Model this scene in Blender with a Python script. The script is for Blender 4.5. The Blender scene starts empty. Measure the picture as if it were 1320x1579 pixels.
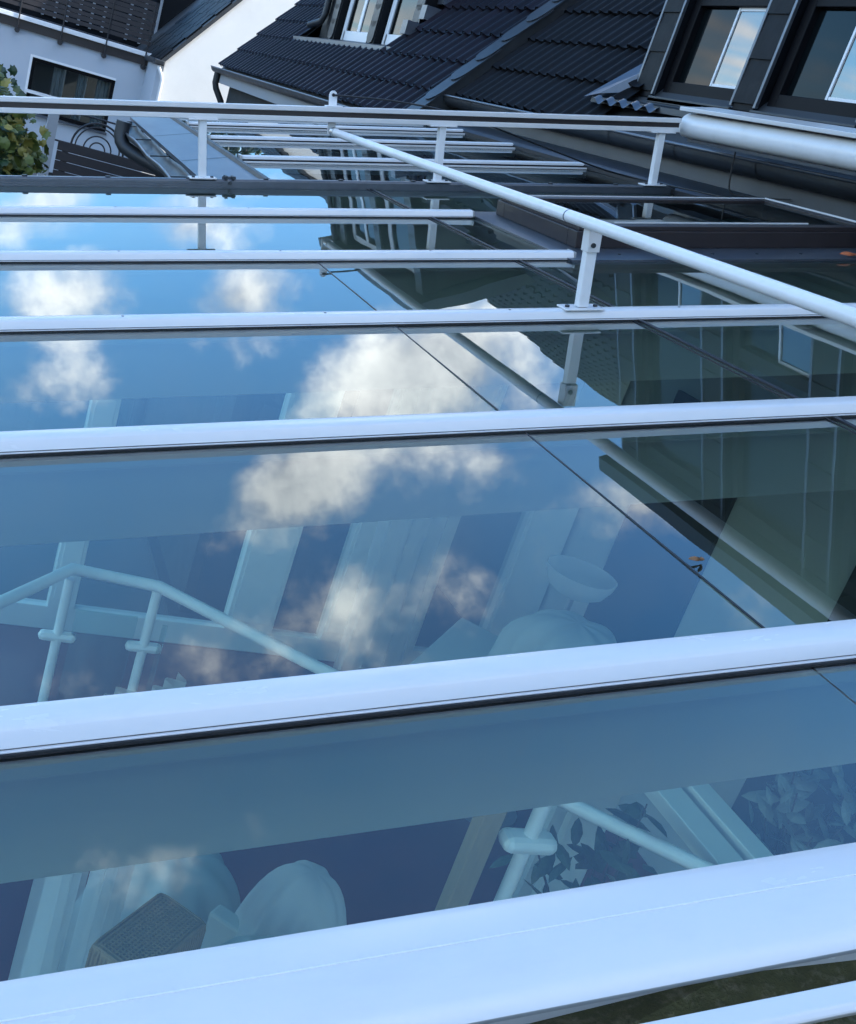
import bpy, math, random
from mathutils import Vector, Matrix
random.seed(7)
S = bpy.context.scene
COL = S.collection
R_ = math.radians

# ------------------------------------------------------------------ camera
CX, CZ = -0.17509, 0.72928            # lens position: 0.75 m above the glass
cam = bpy.data.cameras.new('camera'); camo = bpy.data.objects.new('camera', cam); COL.objects.link(camo)
right = Vector((0.92915, -0.24934, 0.27296)); down = Vector((0.15221, -0.41486, -0.89706)); fwd = Vector((0.33691, 0.87506, -0.34752))
m = Matrix((right, -down, -fwd)).transposed().to_4x4(); m.translation = (CX, 0, CZ)
camo.matrix_world = m
cam.sensor_fit = 'HORIZONTAL'; cam.sensor_width = 36; cam.lens = 1660 / 1320 * 36
cam.shift_x = 187 / 1320; cam.clip_start = 0.05; cam.clip_end = 3000
S.camera = camo

# ------------------------------------------------------------------ sky, sun, exposure
SUN_EL, SUN_AZ = R_(31), R_(107)
w = bpy.data.worlds.new('World'); S.world = w; w.use_nodes = True
nt = w.node_tree; nt.nodes.clear()
def N(t, **k):
    n = nt.nodes.new(t)
    for a, v in k.items(): setattr(n, a, v)
    return n
def L(a, b): nt.links.new(a, b)
def MA(op, a, b=None, c=None, clamp=False):
    n = N('ShaderNodeMath', operation=op); n.use_clamp = clamp
    for i, v in enumerate((a, b, c)):
        if v is None: continue
        if isinstance(v, (int, float)): n.inputs[i].default_value = v
        else: L(v, n.inputs[i])
    return n.outputs[0]
sky = N('ShaderNodeTexSky'); sky.sky_type = 'NISHITA'; sky.sun_disc = False
sky.sun_elevation = SUN_EL; sky.sun_rotation = SUN_AZ; sky.air_density = 1.0; sky.dust_density = 0.7; sky.ozone_density = 6.0
tc = N('ShaderNodeTexCoord'); sep = N('ShaderNodeSeparateXYZ'); L(tc.outputs['Generated'], sep.inputs[0])
zz = MA('MAXIMUM', sep.outputs[2], 0.03)
px = MA('DIVIDE', sep.outputs[0], zz); py = MA('DIVIDE', sep.outputs[1], zz)
cmb = N('ShaderNodeCombineXYZ'); L(px, cmb.inputs[0]); L(py, cmb.inputs[1])
nz = N('ShaderNodeTexNoise'); nz.inputs['Scale'].default_value = 8.0; nz.inputs['Detail'].default_value = 6; nz.inputs['Roughness'].default_value = 0.6
L(tc.outputs['Generated'], nz.inputs['Vector'])
big = N('ShaderNodeTexNoise'); big.inputs['Scale'].default_value = 0.55; big.inputs['Detail'].default_value = 3
L(cmb.outputs[0], big.inputs['Vector'])
# cumulus puffs (place in the flat cloud layer, radii, tilt, strength)
puffs = [(.80, 2.45, .28, .60, 30, 1.25), (.33, 2.02, .17, .30, 25, 1.2), (.50, 3.5, .24, .55, 12, .95), (-.05, 4.1, .36, .75, 0, .72),
         (.52, 4.75, .30, .7, 0, .9), (.25, 1.50, .28, .18, 0, .46), (.70, 1.86, .10, .16, 20, .5), (.86, 1.56, .13, .17, 0, .72), (.93, 1.22, .20, .12, -35, .75),
         (.16, 1.05, .25, .08, 0, .26), (-.1, 6.0, .5, .9, 0, .85), (-.25, 3.1, .3, .35, 0, .3)]
acc = None
for (cx, cy, rx, ry, ang, st) in puffs:
    mp = N('ShaderNodeMapping'); mp.vector_type = 'TEXTURE'
    mp.inputs['Location'].default_value = (cx, cy, 0); mp.inputs['Rotation'].default_value = (0, 0, R_(-ang)); mp.inputs['Scale'].default_value = (rx, ry, 1)
    L(cmb.outputs[0], mp.inputs['Vector'])
    ln = N('ShaderNodeVectorMath', operation='LENGTH'); L(mp.outputs[0], ln.inputs[0])
    v = MA('MULTIPLY', MA('SUBTRACT', 1.35, ln.outputs['Value']), st)
    acc = v if acc is None else MA('MAXIMUM', acc, v)
# the same kind of broken cumulus over the rest of the sky
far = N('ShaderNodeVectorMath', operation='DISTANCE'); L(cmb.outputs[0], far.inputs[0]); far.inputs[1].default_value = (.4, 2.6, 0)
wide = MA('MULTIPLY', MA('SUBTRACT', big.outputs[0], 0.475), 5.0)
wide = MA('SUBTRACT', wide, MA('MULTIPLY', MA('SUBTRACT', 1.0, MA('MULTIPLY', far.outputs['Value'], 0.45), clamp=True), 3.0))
low = MA('MULTIPLY', MA('SUBTRACT', 0.55, sep.outputs[2]), 1.6)            # added low cloud cover all round, brightens upright faces
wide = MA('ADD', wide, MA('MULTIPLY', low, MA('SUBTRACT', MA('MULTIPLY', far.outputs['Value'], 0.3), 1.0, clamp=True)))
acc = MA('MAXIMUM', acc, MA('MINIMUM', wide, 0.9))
tot = MA('ADD', acc, MA('MULTIPLY', MA('SUBTRACT', nz.outputs[0], 0.56), 3.0))
mr = N('ShaderNodeMapRange'); mr.interpolation_type = 'SMOOTHSTEP'
mr.inputs[1].default_value = 0.05; mr.inputs[2].default_value = 1.05; mr.inputs[3].default_value = 0; mr.inputs[4].default_value = 0.95
L(tot, mr.inputs[0])
up = MA('MULTIPLY', MA('ADD', sep.outputs[2], 0.02), 12, clamp=True)
fac = MA('MULTIPLY', mr.outputs[0], up)
cr = N('ShaderNodeMix', data_type='RGBA'); cr.inputs[6].default_value = (5.0, 5.2, 5.6, 1); cr.inputs[7].default_value = (13.0, 13.0, 12.6, 1)
L(MA('MULTIPLY', MA('SUBTRACT', nz.outputs[0], 0.40), 4.0, clamp=True), cr.inputs[0])
mix = N('ShaderNodeMix', data_type='RGBA'); L(fac, mix.inputs[0]); hs = N('ShaderNodeHueSaturation'); hs.inputs['Saturation'].default_value = 1.15; hs.inputs['Value'].default_value = 1.62; hs.inputs['Hue'].default_value = 0.494; L(sky.outputs[0], hs.inputs['Color']); veil_n = N('ShaderNodeTexNoise'); veil_n.inputs['Scale'].default_value = 2.6; veil_n.inputs['Detail'].default_value = 6; veil_n.inputs['Roughness'].default_value = 0.65; L(tc.outputs['Generated'], veil_n.inputs['Vector'])
veil = N('ShaderNodeMix', data_type='RGBA'); L(hs.outputs[0], veil.inputs[6]); veil.inputs[7].default_value = (4.6, 5.0, 5.3, 1)
L(MA('MULTIPLY', MA('MULTIPLY', MA('SUBTRACT', veil_n.outputs[0], 0.36), 2.2, clamp=True), 0.20), veil.inputs[0])
L(veil.outputs[2], mix.inputs[6]); L(cr.outputs[2], mix.inputs[7])
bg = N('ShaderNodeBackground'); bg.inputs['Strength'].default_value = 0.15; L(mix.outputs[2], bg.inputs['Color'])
wo = N('ShaderNodeOutputWorld'); L(bg.outputs[0], wo.inputs['Surface'])

sl = bpy.data.lights.new('sun', 'SUN'); sl.energy = 3.2; sl.angle = R_(0.6); sl.color = (1, .95, .87)
so = bpy.data.objects.new('sun', sl); COL.objects.link(so)
sd = Vector((math.cos(SUN_EL) * math.sin(SUN_AZ), math.cos(SUN_EL) * math.cos(SUN_AZ), math.sin(SUN_EL)))
so.rotation_euler = sd.to_track_quat('Z', 'Y').to_euler(); so.location = sd * 40
S.view_settings.view_transform = 'Standard'; S.view_settings.look = 'None'; S.view_settings.gamma = 1
S.view_settings.exposure = 1.0; S.view_settings.use_curve_mapping = False
S.cycles.max_bounces = 6; S.cycles.transparent_max_bounces = 10; S.cycles.glossy_bounces = 4; S.cycles.diffuse_bounces = 2
S.cycles.use_adaptive_sampling = True; S.cycles.adaptive_threshold = 0.03
S.cycles.use_denoising = True; S.cycles.caustics_reflective = False; S.cycles.caustics_refractive = False
S.cycles.sample_clamp_indirect = 6

# ------------------------------------------------------------------ materials
MATS = {}
def mat(name, col, rough=.5, metal=0., var=0., vscale=8., bump=0., bscale=60., spec=.5, dirt=None, dscale=3., damt=.5, coords='Object', stretch=(1, 1, 1), perobj=0.):
    m = bpy.data.materials.new(name); m.use_nodes = True; t = m.node_tree; b = t.nodes['Principled BSDF']
    b.inputs['Roughness'].default_value = rough; b.inputs['Metallic'].default_value = metal; b.inputs['Specular IOR Level'].default_value = spec
    b.inputs['Base Color'].default_value = (*col, 1)
    tcn = t.nodes.new('ShaderNodeTexCoord'); mp = t.nodes.new('ShaderNodeMapping'); mp.inputs['Scale'].default_value = stretch
    t.links.new(tcn.outputs[coords], mp.inputs[0])
    out = None
    def noise(sc, det=6, ro=.6):
        n = t.nodes.new('ShaderNodeTexNoise'); n.inputs['Scale'].default_value = sc; n.inputs['Detail'].default_value = det; n.inputs['Roughness'].default_value = ro
        t.links.new(mp.outputs[0], n.inputs['Vector']); return n.outputs[0]
    def mixc(f, a, c):
        x = t.nodes.new('ShaderNodeMix'); x.data_type = 'RGBA'
        t.links.new(f, x.inputs[0])
        for v, i in ((a, 6), (c, 7)):
            if isinstance(v, tuple): x.inputs[i].default_value = (*v, 1)
            else: t.links.new(v, x.inputs[i])
        return x.outputs[2]
    if var:
        out = mixc(noise(vscale), tuple(c * (1 - var) for c in col), tuple(min(1, c * (1 + var)) for c in col))
    if dirt:
        r = t.nodes.new('ShaderNodeMapRange'); r.inputs[1].default_value = .5; r.inputs[2].default_value = .78; r.inputs[4].default_value = damt
        t.links.new(noise(dscale, 10, .7), r.inputs[0]); out = mixc(r.outputs[0], out or col, dirt)
    if perobj:
        oi = t.nodes.new('ShaderNodeObjectInfo'); h = t.nodes.new('ShaderNodeHueSaturation')
        r = t.nodes.new('ShaderNodeMapRange'); r.inputs[3].default_value = 1 - perobj; r.inputs[4].default_value = 1 + perobj
        t.links.new(oi.outputs['Random'], r.inputs[0]); t.links.new(r.outputs[0], h.inputs['Value'])
        if out: t.links.new(out, h.inputs['Color'])
        else: h.inputs['Color'].default_value = (*col, 1)
        out = h.outputs[0]
    if out: t.links.new(out, b.inputs['Base Color'])
    if var or dirt:
        r = t.nodes.new('ShaderNodeMapRange'); r.inputs[3].default_value = rough * .8; r.inputs[4].default_value = min(1, rough * 1.25)
        t.links.new(noise(vscale * 2), r.inputs[0]); t.links.new(r.outputs[0], b.inputs['Roughness'])
    if bump:
        bn = t.nodes.new('ShaderNodeBump'); bn.inputs['Strength'].default_value = bump; bn.inputs['Distance'].default_value = .01
        t.links.new(noise(bscale, 4), bn.inputs['Height']); t.links.new(bn.outputs[0], b.inputs['Normal'])
    MATS[name] = m; return m

def glassmat(name, tint, ior, film=.03, wave=.0009, wscale=1.8):
    m = bpy.data.materials.new(name); m.use_nodes = True; t = m.node_tree; t.nodes.clear()
    def n(ty): return t.nodes.new(ty)
    o = n('ShaderNodeOutputMaterial'); tr = n('ShaderNodeBsdfTransparent'); tr.inputs[0].default_value = (*tint, 1)
    gl = n('ShaderNodeBsdfGlossy'); gl.inputs['Roughness'].default_value = 0.0; gl.inputs[0].default_value = (.93, .97, .98, 1)
    fr = n('ShaderNodeFresnel'); fr.inputs['IOR'].default_value = ior
    c = n('ShaderNodeTexCoord')
    ns = n('ShaderNodeTexNoise'); ns.inputs['Scale'].default_value = wscale; ns.inputs['Detail'].default_value = 1.5; t.links.new(c.outputs['Object'], ns.inputs['Vector'])
    bp = n('ShaderNodeBump'); bp.inputs['Strength'].default_value = 1; bp.inputs['Distance'].default_value = wave; t.links.new(ns.outputs[0], bp.inputs['Height'])
    t.links.new(bp.outputs[0], gl.inputs['Normal'])
    mx = n('ShaderNodeMixShader'); t.links.new(fr.outputs[0], mx.inputs[0]); t.links.new(tr.outputs[0], mx.inputs[1]); t.links.new(gl.outputs[0], mx.inputs[2])
    df = n('ShaderNodeBsdfDiffuse'); df.inputs[0].default_value = (.5, .52, .5, 1)
    d1 = n('ShaderNodeTexNoise'); d1.inputs['Scale'].default_value = 1.6; d1.inputs['Detail'].default_value = 8; d1.inputs['Roughness'].default_value = .7; t.links.new(c.outputs['Object'], d1.inputs['Vector'])
    r = n('ShaderNodeMapRange'); r.inputs[1].default_value = .35; r.inputs[2].default_value = .8; r.inputs[3].default_value = film * .2; r.inputs[4].default_value = film * 2
    t.links.new(d1.outputs[0], r.inputs[0])
    mx2 = n('ShaderNodeMixShader'); t.links.new(r.outputs[0], mx2.inputs[0]); t.links.new(mx.outputs[0], mx2.inputs[1]); t.links.new(df.outputs[0], mx2.inputs[2])
    t.links.new(mx2.outputs[0], o.inputs['Surface']); MATS[name] = m; return m

mat('white_alu', (.70, .70, .70), .25, var=.03, vscale=3, dirt=(.50, .49, .46), dscale=5, damt=.16, stretch=(1, 4, 4))
mat('white_beam', (.78, .80, .77), .4, var=.03)
mat('white_tube', (.80, .81, .82), .32, var=.03, dirt=(.5, .5, .48), dscale=9, damt=.3)
mat('rubber', (.018, .018, .02), .55)
mat('grey_metal', (.10, .115, .135), .35, metal=.5, var=.15, vscale=12, dirt=(.07, .07, .07), dscale=20)
mat('steel', (.55, .55, .55), .3, metal=.9)
mat('zinc', (.12, .135, .16), .36, metal=.75, var=.25, vscale=2.5, dirt=(.19, .205, .22), dscale=4, damt=.6, stretch=(1, .35, 1), bump=.08, bscale=9)
mat('zinc_mid', (.075, .088, .108), .4, metal=.7, var=.2, vscale=2.5, dirt=(.11, .12, .135), dscale=4, damt=.5, stretch=(1, .35, 1))
mat('zinc_dark', (.05, .056, .063), .45, metal=.6, var=.25, vscale=5, dirt=(.04, .045, .04), dscale=6)
mat('brown_frame', (.025, .019, .02), .4, var=.12)
mat('tile', (.0075, .0055, .0095), .42, var=.25, vscale=6, dirt=(.013, .013, .016), dscale=14, damt=.6, perobj=.35, bump=.05, bscale=40, spec=.13)
mat('tile_matt', (.004, .004, .0055), .6, var=.3, vscale=6, dirt=(.012, .011, .010), dscale=10, damt=.6, perobj=.35, bump=.06, bscale=40, spec=.16)
mat('slate', (.022, .027, .034), .42, var=.3, vscale=5, perobj=.3, bump=.12, bscale=25)
mat('slate_dark', (.005, .006, .008), .5, var=.35, vscale=5, perobj=.3, bump=.12, bscale=25, spec=.14)
mat('render_white', (.80, .80, .77), .85, var=.035, vscale=1.2, dirt=(.62, .62, .60), dscale=.8, damt=.35, bump=.15, bscale=150)
mat('wall_dark', (.022, .028, .030), .8, var=.1, vscale=3)
mat('render_shaded', (.46, .51, .57), .85, var=.04, vscale=1.5, bump=.15, bscale=150)  # white annex render with its blue shade put into the colour
mat('render_grey', (.30, .32, .34), .85, var=.06, vscale=2)
mat('window_white', (.76, .78, .80), .35, var=.03)
mat('window_dark', (.005, .005, .0065), .5, spec=.12)
mat('dark_wood', (.028, .024, .026), .6, var=.3, vscale=10, stretch=(1, 8, 8))
mat('iron', (.018, .018, .022), .45)
mat('pine', (.32, .24, .15), .55, var=.2, vscale=8, stretch=(8, 8, 1))
mat('floor_red', (.13, .025, .035), .35, var=.2, vscale=5, dirt=(.06, .02, .03), dscale=2)
mat('paving', (.16, .155, .15), .8, var=.2, vscale=1.5, dirt=(.06, .07, .04), dscale=.7)
mat('inner_wall', (.50, .53, .53), .8, var=.04)
mat('inner_dark', (.035, .04, .045), .6)
mat('cloth', (.42, .45, .46), .9, var=.04)
mat('wicker', (.26, .18, .11), .7, var=.25, vscale=30)
mat('leaf', (.085, .11, .022), .5, var=.5, vscale=9, perobj=.2)
mat('leaf_yellow', (.22, .19, .035), .5, var=.4, vscale=9)
mat('leaf_dark', (.022, .05, .02), .4, var=.4, vscale=20)
mat('leaf_pale', (.14, .17, .15), .5, var=.1)
mat('bark', (.05, .038, .028), .9, var=.3, vscale=20)
mat('moss', (.075, .075, .03), .95, var=.6, vscale=40, dirt=(.28, .24, .17), dscale=60, damt=.8, bump=.6, bscale=120)
mat('leaf_rust', (.40, .10, .03), .6, var=.3, vscale=40)
mat('leaf_brown', (.20, .09, .03), .6, var=.4, vscale=80)
mat('cable', (.012, .012, .013), .5)
mat('pot', (.28, .12, .07), .7, var=.15)
glassmat('roof_glass', (.68, .96, .84), 1.95, film=.010)
glassmat('roof_glass_far', (.40, .52, .54), 1.28, film=.015, wave=.0009)
glassmat('clear_glass', (.85, .93, .92), 1.6, film=.01)
mat('pane', (.006, .009, .012), .03, spec=1.0); MATS['pane'].node_tree.nodes['Principled BSDF'].inputs['IOR'].default_value = 1.9
mat('pane_dim', (.004, .006, .007), .05, spec=.18)
# sheer fabric
m = bpy.data.materials.new('sheer'); m.use_nodes = True; t = m.node_tree; t.nodes.clear()
o = t.nodes.new('ShaderNodeOutputMaterial'); a = t.nodes.new('ShaderNodeBsdfTransparent'); b_ = t.nodes.new('ShaderNodeBsdfTranslucent'); d_ = t.nodes.new('ShaderNodeBsdfDiffuse')
b_.inputs[0].default_value = (.8, .82, .85, 1); d_.inputs[0].default_value = (.8, .82, .85, 1)
x1 = t.nodes.new('ShaderNodeMixShader'); x2 = t.nodes.new('ShaderNodeMixShader'); x2.inputs[0].default_value = .55
t.links.new(b_.outputs[0], x1.inputs[1]); t.links.new(d_.outputs[0], x1.inputs[2]); t.links.new(a.outputs[0], x2.inputs[1]); t.links.new(x1.outputs[0], x2.inputs[2]); t.links.new(x2.outputs[0], o.inputs[0])
MATS['sheer'] = m

# ------------------------------------------------------------------ builders
AL = R_(13.5); CA, SA = math.cos(AL), math.sin(AL)
def RF(b, d, n): return Vector((b * CA - n * SA, d, b * SA + n * CA))      # roof frame: along rafter, away, off the glass
def WF(x, y, z): return Vector((x + CX, y, z + CZ))                        # metres measured from the eye level and lens axis foot
def ident(x, y, z): return Vector((x, y, z))

class MB:
    def __init__(s, F=WF): s.v = []; s.f = []; s.F = F
    def add(s, vs, fs):
        o = len(s.v); s.v += [s.F(*p) for p in vs]; s.f += [tuple(i + o for i in f) for f in fs]; return s
    def raw(s, vs, fs):
        o = len(s.v); s.v += [Vector(p) for p in vs]; s.f += [tuple(i + o for i in f) for f in fs]; return s
    def box(s, x0, x1, y0, y1, z0, z1):
        return s.add([(x0, y0, z0), (x1, y0, z0), (x1, y1, z0), (x0, y1, z0), (x0, y0, z1), (x1, y0, z1), (x1, y1, z1), (x0, y1, z1)],
                     [(0, 3, 2, 1), (4, 5, 6, 7), (0, 1, 5, 4), (1, 2, 6, 5), (2, 3, 7, 6), (3, 0, 4, 7)])
    def prism(s, poly, t0, t1, ax=0):
        """closed polygon in the two other axes, extruded along axis ax"""
        n = len(poly); k = lambda p, t: (t, p[0], p[1]) if ax == 0 else ((p[0], t, p[1]) if ax == 1 else (p[0], p[1], t))
        vs = [k(p, t0) for p in poly] + [k(p, t1) for p in poly]
        return s.add(vs, [tuple(range(n))[::-1], tuple(range(n, 2 * n))] + [(i, (i + 1) % n, n + (i + 1) % n, n + i) for i in range(n)])
    def tube(s, pts, r, seg=12, cap=True, world=False):
        P = [Vector(p) if world else s.F(*p) for p in pts]; o = len(s.v); n = len(P)
        ref = None
        for i, p in enumerate(P):
            tg = (P[min(i + 1, n - 1)] - P[max(i - 1, 0)]).normalized()
            if ref is None: ref = tg.orthogonal().normalized()
            ref = (ref - tg * ref.dot(tg)).normalized(); bi = tg.cross(ref)
            rr = r[i] if isinstance(r, (list, tuple)) else r
            for j in range(seg):
                a = 2 * math.pi * j / seg; s.v.append(p + (ref * math.cos(a) + bi * math.sin(a)) * rr)
        for i in range(n - 1):
            for j in range(seg):
                s.f.append((o + i * seg + j, o + i * seg + (j + 1) % seg, o + (i + 1) * seg + (j + 1) % seg, o + (i + 1) * seg + j))
        if cap: s.f.append(tuple(o + j for j in range(seg))[::-1]); s.f.append(tuple(o + (n - 1) * seg + j for j in range(seg)))
        return s
    def disc(s, c, axis, r, h, seg=12):
        c = s.F(*c); a = Vector(axis).normalized(); return s.tube([c, c + a * h], r, seg, world=True)

def empty(name, loc, label=None, cat=None, group=None):
    o = bpy.data.objects.new(name, None); COL.objects.link(o); o.location = loc; o.empty_display_size = .1
    if label: tag(o, label, cat, group)
    return o
def tag(o, label, cat, group=None):
    o['label'] = label; o['category'] = cat
    if group: o['group'] = group
    return o
def base(p):
    while p.parent: p = p.parent
    return p.location
def build(mb, name, material, parent=None, bevel=0., smooth=None, kind=None, loc=None):
    """link what the builder collected as ONE mesh object"""
    o0 = base(parent).copy() if parent else (Vector(loc) if loc is not None else Vector((0, 0, 0)))
    me = bpy.data.meshes.new(name); me.from_pydata([v - o0 for v in mb.v], [], mb.f)
    me.validate(); me.materials.append(MATS[material])
    if smooth:
        me.polygons.foreach_set('use_smooth', [True] * len(me.polygons)); me.set_sharp_from_angle(angle=R_(smooth))
    me.update()
    o = bpy.data.objects.new(name, me); COL.objects.link(o)
    if parent: o.parent = parent
    else: o.location = o0
    if bevel:
        b = o.modifiers.new('bevel', 'BEVEL'); b.width = bevel; b.segments = 2; b.limit_method = 'ANGLE'; b.angle_limit = R_(40)
    if kind: o['kind'] = kind
    return o
def piece(name, mesh, parent, loc, rot=None):
    o = bpy.data.objects.new(name, mesh); COL.objects.link(o); o.parent = parent
    mt = (rot.to_4x4() if rot else Matrix.Identity(4)); mt.translation = Vector(loc) - base(parent); o.matrix_local = mt
    return o

ZF = -2.95      # inner floor, below eye level
# ------------------------------------------------------------------ setting
g = MB(); g.add([(-400, -400, ZF - .06), (400, -400, ZF - .06), (400, 400, ZF - .06), (-400, 400, ZF - .06)], [(0, 1, 2, 3)])
build(g, 'ground', 'paving', kind='structure')
g = MB(); g.box(-.95, 3.62, .45, 5.3, ZF - .04, ZF); build(g, 'floor', 'floor_red', kind='structure')

# ================================================================== the glass roof
cons = empty('glass_conservatory', WF(1.3, 3, ZF), 'white framed conservatory with sloping glass roof mirroring blue sky and clouds', 'conservatory')
NEAR = [1.02, 1.922, 2.766, 3.604, 4.486]
B0, B1 = -1.0, 3.45
for i, d in enumerate(NEAR):
    e = B1 if i < 3 else (1.985 if i == 3 else 1.95)
    mb = MB(RF)
    mb.prism([(d + .004, -.2), (d + .058, -.2), (d + .058, -.05), (d + .066, -.045), (d + .066, -.022), (d - .004, -.022), (d - .004, -.045), (d + .004, -.05)], B0, B1, 0)
    r = build(mb, 'rafter', 'white_beam', cons, bevel=.002)
    mb = MB(RF)   # pressure cap with stepped sides
    mb.prism([(d, -.004), (d + .062, -.004), (d + .060, .0115), (d + .0555, .0165), (d + .045, .0185), (d + .021, .0185), (d + .0115, .0165), (d + .008, .0135)], B0, e, 0)
    c = build(mb, 'cap', 'white_alu', r, bevel=.0012, smooth=35)
    mb = MB(RF); mb.prism([(d - .003, -.0078), (d + .065, -.0078), (d + .065, -.0055), (d - .003, -.0055)], B0, e - .004, 0); build(mb, 'cap_lip', 'white_alu', r, bevel=.0008)
    mb = MB(RF); mb.box(B0, e - .006, d + .0015, d + .0605, -.0055, -.004); mb.box(B0, e - .006, d - .006, d + .068, -.0118, -.0075); build(mb, 'gasket', 'rubber', r)
    q = .12 + .07 * i
    while q < e - .1:
        if i > 1: mb = MB(RF); mb.disc((q, d + .031, .0180), RF(0, 0, 1), .004, .0014, 8); build(mb, 'screw', 'zinc_dark', r)
        q += .55
    if i >= 3:
        mb = MB(RF); mb.box(e, e + .004, d - .002, d + .064, -.008, .018); build(mb, 'end_plate', 'steel', r)
# panes
def pane(d0, d1, b0, b1, material='roof_glass', parent=cons, n=-.012, tilt=0.):
    mb = MB(RF); mb.add([(b0, d0, n + tilt), (b1, d0, n + tilt), (b1, d1, n - tilt), (b0, d1, n - tilt)], [(0, 1, 2, 3)])
    return build(mb, 'glass_pane', material, parent)
D_ = [.65] + NEAR + [5.305]
for i in range(6):
    a, b = D_[i] + .03, D_[i + 1] + .03
    if i < 4: cuts = [B0, 1.003, 1.762, B1]
    elif i == 4: cuts = [B0, 1.755, 2.0]
    else: cuts = [B0, 1.735, B1]
    for k in range(len(cuts) - 1):
        pane(a, b, cuts[k] + .0015, cuts[k + 1] - .0015, tilt=random.uniform(-.0012, .0012))
    if 0 < i < 4:
        mb = MB(RF); mb.box(1.0012, 1.0048, D_[i] + .05, b - .03, -.0125, -.0105); build(mb, 'glass_joint', 'zinc_dark', cons)
    mb = MB(RF); c = cuts[2] if i < 4 else cuts[1]
    mb.box(c - .006, c + .006, D_[i] + .05, b - .03, -.0125, -.007); mb.box(c - .024, c - .021, D_[i] + .05, b - .03, -.0125, -.0095)
    build(mb, 'joint_strip', 'rubber', cons)
# near end beam, rounded
mb = MB(RF)
prof = [(.645, -.06), (.655, .035), (.648, .050), (.635, .056), (.575, .058), (.553, .056), (.542, .051), (.538, .044), (.542, .034), (.575, .004), (.60, -.03), (.60, -.06)]
mb.prism(prof, B0, 2.2, 0); build(mb, 'end_beam', 'white_alu', cons, smooth=40)
mb = MB(RF); mb.prism([(.507, .048), (.488, .048), (.483, .042), (.496, .02), (.507, .01)], B0, 2.2, 0)
build(mb, 'gutter_edge', 'white_alu', cons, bevel=.002)
mb = MB(RF); mb.box(B0, 2.2, .2, .60, -.13, -.12); mb.box(B0, 2.2, .60, .644, -.13, -.062); build(mb, 'gutter_trough', 'zinc', cons)
mb = MB(RF); mb.box(B0, 2.2, .6035, .6043, .0560, .05815); build(mb, 'groove', 'white_beam', cons)
# low side walls, white posts and the end wall under the rail
mb = MB(); mb.box(-.95, -.85, .5, 5.3, ZF, ZF + .5); build(mb, 'plinth_wall', 'inner_wall', cons)
for y in (.55, 1.5, 2.45, 3.4, 4.35, 5.2):
    mb = MB(); mb.box(-.94, -.87, y, y + .07, ZF + .5, -1.14); build(mb, 'wall_post', 'white_beam', cons, bevel=.003)
mb = MB(); mb.box(-.96, -.85, .5, 5.35, -1.14, -1.04); build(mb, 'eave_beam', 'white_beam', cons, bevel=.003)
YW = 5.15
mb = MB(); mb.box(-.84, 3.6, YW - .015, YW + .05, ZF + .002, ZF + .14); build(mb, 'skirting', 'white_beam', cons, bevel=.004)
for (a, b) in ((.72, .86), (1.70, 1.98), (2.28, 2.88), (3.3, 3.6)):
    mb = MB(); mb.box(a, b, YW - .03, YW + .06, ZF + .14, -.9 + a * .22); mb.box(a + .02, b - .02, YW - .036, YW - .03, ZF + .2, -.94 + a * .22); build(mb, 'wall_pillar', 'white_beam', cons, bevel=.004)
mb = MB(); mb.add([(-.84, YW + .02, ZF + .14), (3.6, YW + .02, ZF + .14), (3.6, YW + .02, -.2), (-.84, YW + .02, -1.1)], [(0, 1, 2, 3)]); build(mb, 'wall_glazing', 'clear_glass', cons)
mb = MB(); mb.box(3.62, 3.75, -.5, 9.0, ZF, -.02); build(mb, 'back_wall', 'inner_wall', cons)
mb = MB(); mb.box(3.6, 3.62, 2.3, 3.2, ZF, -.85); mb.box(3.6, 3.62, 4.0, 4.7, ZF, -.85); build(mb, 'doorway', 'inner_dark', cons)
# end rail of the near roof with bolts
mb = MB(RF); mb.prism([(5.292, -.02), (5.338, -.02), (5.338, .018), (5.330, .026), (5.300, .026), (5.292, .018)], B0, B1, 0)
fr = build(mb, 'end_rail', 'grey_metal', cons, bevel=.002)
mb = MB(RF); mb.box(B0, .98, 5.282, 5.292, -.012, .004); mb.box(B0, .98, 5.274, 5.282, -.012, -.004); build(mb, 'rail_lip', 'grey_metal', fr)
mb = MB(RF); mb.box(B0, B1, 5.30, 5.34, -.20, -.022); build(mb, 'rail_beam', 'white_beam', fr)
bb = .06
while bb < 3.4:
    mb = MB(RF); mb.disc((bb, 5.312, .026), RF(0, 0, 1), .013, .006, 10); build(mb, 'bolt', 'zinc_dark', fr); bb += .38
mb = MB(RF)
mb.tube([(.985, 5.312, .028), (1.05, 5.312, .028)], .010, 10); mb.box(.995, 1.007, 5.286, 5.336, .026, .042); mb.box(1.03, 1.042, 5.286, 5.336, .026, .040); mb.disc((1.018, 5.291, .01), (0, -1, 0), .009, .012, 8)
build(mb, 'rail_coupling', 'zinc_dark', fr)
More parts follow.
